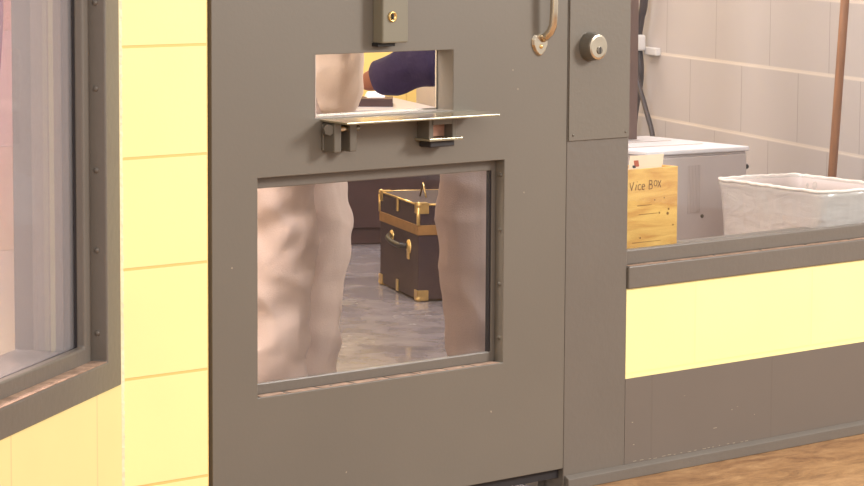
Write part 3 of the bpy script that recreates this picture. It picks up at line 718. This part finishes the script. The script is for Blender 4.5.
# handle on the near long face (local y=0 side faces the camera-left), clasps
def disc(bm, x, z, r): lathe(bm, (x, 0.0, z), (0, 1, 0), [(r, 0), (r * 0.95, 0.004), (r * 0.5, 0.008), (0, 0.009)], 20)
hb2 = bmesh.new(); disc(hb2, 0.105, 0.165, 0.024)
hp = finish(hb2, 'lock_plate', M['brass'], tr, smooth=True)
bm = bmesh.new(); bx(bm, 0.093, 0.117, 0, 0.006, 0.125, 0.160); finish(bm, 'hasp', M['brass'], hp, bevel=0.003)
bm = bmesh.new(); disc(bm, 0.31, 0.178, 0.020); finish(bm, 'lock_plate', M['brass'], tr, smooth=True)
bm = bmesh.new(); tube(bm, [(0.31, 0.008, 0.182), (0.28, 0.024, 0.176), (0.21, 0.030, 0.170), (0.14, 0.024, 0.166), (0.105, 0.008, 0.168)], 0.009, 10); finish(bm, 'handle', M['leather'], tr, smooth=True)
for (x, z0, z1) in ((0.235, TH - 0.045, TH + 0.002), (0.235, 0.006, 0.045)):
    bm = bmesh.new(); bx(bm, x - 0.010, x + 0.010, 0, 0.006, z0, z1); finish(bm, 'clasp', M['brass'], tr, bevel=0.002)
bm = bmesh.new(); tube(bm, [(0.26, -0.08, TH), (0.235, -0.083, TH + 0.045), (0.21, -0.086, TH)], 0.0028, 8); finish(bm, 'wire_loop', M['brass'], tr, smooth=True)
bm = bmesh.new(); bx(bm, -0.006, 0, -0.16, -0.10, 0.20, 0.245); finish(bm, 'side_clasp', M['brass'], tr, bevel=0.002)

# ------------------------------------------------------------------ people
def evald(o):
    dg = bpy.context.evaluated_depsgraph_get(); dg.update()
    me = bpy.data.meshes.new_from_object(o.evaluated_get(dg)); return me
def skin_mesh(joints, edges, root=0, sub=2):
    me = bpy.data.meshes.new('tmp'); me.from_pydata([j[0] for j in joints], edges, []); me.update()
    o = bpy.data.objects.new('tmp', me); C.objects.link(o)
    o.modifiers.new('skin', 'SKIN')
    sv = me.skin_vertices[0].data
    for i, (p, r) in enumerate(joints):
        sv[i].radius = r if isinstance(r, tuple) else (r, r)
        sv[i].use_root = (i == root)
    s = o.modifiers.new('sub', 'SUBSURF'); s.levels = sub; s.render_levels = sub
    out = evald(o); bpy.data.objects.remove(o); return out
def chainmesh(chains, sub=2):
    """chains: list of [ (pos, radius)... ]; the first point of a chain may be an int index of an existing joint"""
    J, E = [], []
    for ch in chains:
        prev = None
        for it in ch:
            if isinstance(it, int): prev = it; continue
            J.append(it); i = len(J) - 1
            if prev is not None: E.append((prev, i))
            prev = i
    return skin_mesh(J, E, 0, sub)
def join(meshes, name, m, parent, remesh=None, fold=0.0, fscale=12.0, fstretch=(1, 1, 1), seed=0.0, cut=None):
    bm = bmesh.new()
    for me in meshes: bm.from_mesh(me)
    for me in meshes:
        if me.users == 0: bpy.data.meshes.remove(me)
    me = bpy.data.meshes.new(name); bm.to_mesh(me); bm.free()
    if remesh:
        o = bpy.data.objects.new('tmp', me); C.objects.link(o)
        r = o.modifiers.new('r', 'REMESH'); r.mode = 'VOXEL'; r.voxel_size = remesh
        s = o.modifiers.new('s', 'SMOOTH'); s.iterations = 3; s.factor = 0.5
        m2 = evald(o); bpy.data.objects.remove(o); me = m2; me.name = name
    if fold:
        me.update()
        nn = [v.normal.copy() for v in me.vertices]
        for v, nv in zip(me.vertices, nn):
            q = Vector((v.co.x * fstretch[0], v.co.y * fstretch[1], v.co.z * fstretch[2])) * fscale + Vector((seed, seed * 2, 0))
            a = 1 - abs(noise.noise(q)) * 2
            v.co += nv * fold * (a * 0.8 + noise.noise(q * 2.1) * 0.5 - 0.4)
    me.materials.clear(); me.materials.append(m)
    for p in me.polygons: p.use_smooth = True
    o = bpy.data.objects.new(name, me); C.objects.link(o); o.parent = parent
    return o
def V3(*a): return Vector(a)
def hand_chains(w, dirv, palm_n, s=1):
    """relaxed hand from wrist w along dirv; palm_n = palm normal; s = thumb side sign"""
    d0 = dirv.normalized(); n0 = (palm_n - d0 * palm_n.dot(d0)).normalized(); sd = d0.cross(n0) * s
    ms = []
    ms.append(chainmesh([[(w, (0.024, 0.018)), (w + d0 * 0.045, (0.036, 0.015)), (w + d0 * 0.085, (0.038, 0.013))]]))
    for k, (off, ln) in enumerate(((0.028, 0.070), (0.010, 0.078), (-0.009, 0.072), (-0.027, 0.056))):
        b0 = w + d0 * 0.078 + sd * off
        p1 = b0 + d0 * ln * 0.45 + n0 * 0.006
        p2 = p1 + (d0 * 0.85 + n0 * 0.5).normalized() * ln * 0.33
        p3 = p2 + (d0 * 0.5 + n0 * 0.85).normalized() * ln * 0.26
        ms.append(chainmesh([[(b0 - d0 * 0.02, 0.0095), (b0, 0.0095), (p1, 0.0088), (p2, 0.008), (p3, 0.0068)]]))
    t0 = w + d0 * 0.02 + sd * 0.022
    ms.append(chainmesh([[(t0, 0.012), (t0 + d0 * 0.030 + sd * 0.022, 0.0115), (t0 + d0 * 0.058 + sd * 0.034 + n0 * 0.006, 0.010), (t0 + d0 * 0.082 + sd * 0.036 + n0 * 0.014, 0.008)]]))
    return ms
def ellipsoid(c, r, rot=None, n=20):
    bm = bmesh.new(); bmesh.ops.create_uvsphere(bm, u_segments=n, v_segments=n - 4, radius=1)
    R = rot or Matrix.Identity(3)
    for v in bm.verts: v.co = R @ Vector((v.co.x * r[0], v.co.y * r[1], v.co.z * r[2])) + Vector(c)
    me = bpy.data.meshes.new('e'); bm.to_mesh(me); bm.free(); return me
def person(name, loc, rz, J, mats, label, cloth):
    """J: dict of joints in local space, +X forward, +Y the person's left"""
    root = empty(name, loc, rz); tag(root, label, 'person')
    g = {k: Vector(v) for k, v in J.items()}
    mid = g['pelvis'].lerp(g['chest'], 0.5)
    ms = [chainmesh([[(g['pelvis'] - Vector((0, 0, 0.04)), (0.085, 0.13)), (mid, (0.08, 0.125)), (g['chest'], (0.095, 0.15)), (g['chest'].lerp(g['neck'], 0.55), (0.075, 0.13)), (g['neck'], 0.055), (g['head'], 0.052)]])]
    for s in ('L', 'R'):
        ms.append(chainmesh([[(g['sh' + s].lerp(g['chest'], 0.4) + Vector((0, 0, 0.02)), 0.05), (g['sh' + s], 0.056), (g['sh' + s].lerp(g['el' + s], 0.5), 0.047), (g['el' + s], 0.039), (g['el' + s].lerp(g['wr' + s], 0.3), 0.041), (g['wr' + s], 0.026)]]))
        kn, an, to = g['kn' + s], g['an' + s], g['toe' + s]
        ms.append(chainmesh([[(g['hip' + s], 0.09), (g['hip' + s].lerp(kn, 0.5), 0.075), (kn, 0.055), (kn.lerp(an, 0.35) - Vector((0.015, 0, 0)), 0.056), (an, 0.036)]]))
        ms.append(chainmesh([[(an + Vector((-0.02, 0, 0.03)), 0.034), (an + (to - an) * 0.45 + Vector((0, 0, -0.01)), (0.036, 0.03)), (to, (0.034, 0.02))]]))
    hd, up_ = g['head'], (g['head'] - g['neck']).normalized()
    fwd = g['face'].normalized(); fwd = (fwd - up_ * fwd.dot(up_)).normalized(); side = up_.cross(fwd)
    R = Matrix((fwd, side, up_)).transposed()
    hc = hd + up_ * 0.05
    def H(x, y, z): return hc + R @ Vector((x, y, z))
    ms.append(ellipsoid(hc + R @ Vector((0, 0, 0.025)), (0.098, 0.078, 0.095), R))
    ms.append(ellipsoid(H(0.022, 0, -0.045), (0.068, 0.058, 0.068), R))
    ms.append(ellipsoid(H(0.098, 0, -0.008), (0.016, 0.011, 0.026), R, 12))       # nose
    ms.append(ellipsoid(H(0.083, 0, -0.052), (0.014, 0.024, 0.008), R, 12))       # lips
    ms.append(ellipsoid(H(0.075, 0, -0.088), (0.018, 0.022, 0.016), R, 12))       # chin
    ms.append(ellipsoid(H(0.082, 0, 0.030), (0.014, 0.050, 0.009), R, 12))        # brow
    for s in (-1, 1): ms.append(ellipsoid(H(-0.004, s * 0.079, -0.004), (0.018, 0.008, 0.030), R, 12))   # ears
    for s, sg in (('L', 1), ('R', -1)):
        dv_ = (g['wr' + s] - g['el' + s]).normalized()
        dv_ = (dv_ + Vector(J.get('hdir' + s, dv_)) ).normalized() if ('hdir' + s) in J else dv_
        ms += hand_chains(g['wr' + s], dv_, Vector(J.get('palm' + s, (0, -sg, 0))), J.get('th' + s, sg))
    join(ms, 'body', mats['skin'], root, remesh=0.008)
    ew = mat('eye_white', (0.7, 0.68, 0.65), 0.2); ei = mat('iris_brown', (0.06, 0.03, 0.02), 0.2)
    for s in (-1, 1):
        e = join([ellipsoid(H(0.082, s * 0.031, 0.010), (0.011, 0.015, 0.010), R, 14)], 'eye', ew, root)
        join([ellipsoid(H(0.0905, s * 0.031, 0.010), (0.004, 0.006, 0.006), R, 10)], 'iris', ei, e)
    hair = [ellipsoid(hc + R @ Vector((-0.012, 0, 0.036)), (0.104, 0.086, 0.100), R, 24)]
    bm = bmesh.new(); bm.from_mesh(hair[0]); 
    kill = [v for v in bm.verts if (R.transposed() @ (v.co - hc)).x > 0.03 and (R.transposed() @ (v.co - hc)).z < 0.07 or (R.transposed() @ (v.co - hc)).z < -0.035]
    bmesh.ops.delete(bm, geom=kill, context='VERTS')
    me = bpy.data.meshes.new('hair'); bm.to_mesh(me); bm.free()
    ho = join([me], 'hair', mats['hair'], root, fold=0.006, fscale=60); ss = ho.modifiers.new('s', 'SOLIDIFY'); ss.thickness = 0.012
    # trousers
    tm = [chainmesh([[(g['pelvis'] + Vector((0, 0, 0.08)), cloth.get('waist', (0.13, 0.165))), (g['pelvis'] - Vector((0, 0, 0.02)), (0.13, 0.17)), (g['pelvis'] - Vector((0, 0, 0.10)), (0.11, 0.15))]])]
    for s in ('L', 'R'):
        h, k, a = g['hip' + s], g['kn' + s], g['an' + s]
        r = cloth['leg' + s]
        tm.append(chainmesh([[(h.lerp(k, -0.05), r[0]), (h.lerp(k, 0.25), r[0]), (h.lerp(k, 0.65), r[1]), (k + Vector((0.012, 0, 0.02)), r[2]), (k.lerp(a, 0.3), r[3]), (k.lerp(a, 0.7), r[4]), (a + Vector((0.0, 0, 0.02)), r[5]), (a + Vector((0, 0, -0.035)), r[5])]]))
    join(tm, 'trousers', mats['trousers'], root, remesh=0.009, fold=cloth.get('fold', 0.012), fscale=cloth.get('fsc', 6.5), fstretch=(1, 1, 1.25), seed=cloth.get('seed', 1))
    # shirt
    hm = cloth.get('hem', (0.145, 0.18)); top = g['chest'].lerp(g['neck'], 0.5)
    sm_ = [chainmesh([[(g['pelvis'] + Vector((0, 0, cloth.get('hemz', 0.0))), hm), (mid, (0.125, 0.165)), (g['chest'], (0.125, 0.175)), (top, (0.095, 0.15)), (g['neck'].lerp(g['chest'], 0.18), 0.068)]])]
    sl_ = cloth.get('sleeve', (0.078, 0.062, 0.045))
    for s in ('L', 'R'):
        sh, e_, w_ = g['sh' + s], g['el' + s], g['wr' + s]
        sm_.append(chainmesh([[(sh.lerp(g['chest'], 0.4) + Vector((0, 0, 0.02)), sl_[0] * 0.9), (sh, sl_[0]), (sh.lerp(e_, 0.6), sl_[1]), (e_, sl_[1]), (e_.lerp(w_, 0.5), (sl_[1] + sl_[2]) / 2), (w_ - (w_ - e_) * 0.08, sl_[2])]]))
    join(sm_, 'shirt', mats['shirt'], root, remesh=0.009, fold=cloth.get('sfold', 0.010), fscale=9, seed=cloth.get('seed', 1) + 3)
    for s in ('L', 'R'):
        a, t = g['an' + s], g['toe' + s]
        dd = (t - a); dd.z = 0; dn = dd.normalized()
        sm_ = [chainmesh([[(Vector((a.x, a.y, 0.05)) - dn * 0.045, (0.038, 0.045)), (Vector((a.x, a.y, 0.048)) + dn * 0.05, (0.043, 0.045)), (Vector((a.x, a.y, 0.038)) + dn * 0.13, (0.045, 0.034)), (Vector((a.x, a.y, 0.032)) + dn * 0.19, (0.036, 0.026))]])]
        so = join(sm_, 'shoe', mats['shoe'], root)
        for v in so.data.vertices: v.co.z = max(v.co.z, 0.0)
    return root

def stance(lean=(0, 0), footL=(0, 0.10), footR=(0, -0.10), kneeL=0.04, kneeR=0.04):
    return dict(pelvis=(0, 0, 0.97), chest=(0.02 + lean[0], lean[1], 1.33), neck=(0.02 + lean[0] * 1.2, lean[1] * 1.2, 1.49), head=(0.045 + lean[0] * 1.3, lean[1] * 1.3, 1.58), face=(1, 0, -0.05),
        shL=(0.0 + lean[0], 0.19 + lean[1], 1.43), shR=(0.0 + lean[0], -0.19 + lean[1], 1.43), elL=(-0.03, 0.24, 1.13), elR=(-0.03, -0.24, 1.13), wrL=(0.08, 0.24, 0.90), wrR=(0.08, -0.24, 0.90),
        hipL=(0, 0.09, 0.90), hipR=(0, -0.09, 0.90), knL=(footL[0] * 0.5 + kneeL, 0.09, 0.50), knR=(footR[0] * 0.5 + kneeR, -0.09, 0.50),
        anL=(footL[0], footL[1], 0.09), anR=(footR[0], footR[1], 0.09), toeL=(footL[0] + 0.17, footL[1] + 0.01, 0.03), toeR=(footR[0] + 0.17, footR[1] - 0.01, 0.03))
J1 = stance(footL=(0.03, 0.10), footR=(-0.03, -0.10), kneeL=0.045, kneeR=0.0)
J1['elR'] = (-0.05, -0.25, 1.14); J1['wrR'] = (0.02, -0.23, 1.02)
J1['wrR'] = (0.17, -0.14, 1.14); J1['wrL'] = (0.18, 0.12, 1.16); J1['elL'] = (-0.04, 0.25, 1.15)
person('person', (4.073, 0.72, 0), math.radians(-43), J1, dict(skin=M['skin'], hair=M['hair'], trousers=M['trouser_beige'], shirt=M['shirt_beige'], shoe=M['shoe']),
       'person in loose beige shirt and baggy beige trousers behind the door, nearer the yellow column', dict(legL=(0.112, 0.10, 0.095, 0.082, 0.085, 0.095), legR=(0.112, 0.10, 0.092, 0.086, 0.086, 0.092), fold=0.016, fsc=7.5, seed=2.0, hem=(0.205, 0.21), hemz=-0.27))

J2 = stance(footL=(0.02, 0.10), footR=(-0.01, -0.09))
J2.update(chest=(0.16, 0.02, 1.27), neck=(0.26, 0.03, 1.40), head=(0.33, 0.03, 1.45), face=(1, 0, -0.8),
          shR=(0.15, -0.17, 1.34), shL=(0.15, 0.21, 1.34), elL=(0.06, 0.30, 1.03), wrL=(0.22, 0.22, 0.86), elR=(0.10, -0.20, 1.02), wrR=(0.10, -0.20, 0.8))
J2.update(shL=(0.17, 0.20, 1.30), elL=(0.085, 0.23, 0.890), wrL=(0.325, 0.17, 0.808), palmL=(0, 0, -1))
P2 = person('person', (4.884, 0.889, 0), math.radians(137), J2, dict(skin=M['skin'], hair=M['hair'], trousers=M['trouser_taupe'], shirt=M['navy'], shoe=M['shoe']),
       'person in navy shirt and taupe trousers leaning with one bent arm, beside the trunk', dict(legL=(0.105, 0.095, 0.092, 0.092, 0.094, 0.09), legR=(0.105, 0.095, 0.092, 0.092, 0.094, 0.09), fold=0.012, seed=5.0, sleeve=(0.086, 0.084, 0.048), hem=(0.13, 0.165)))
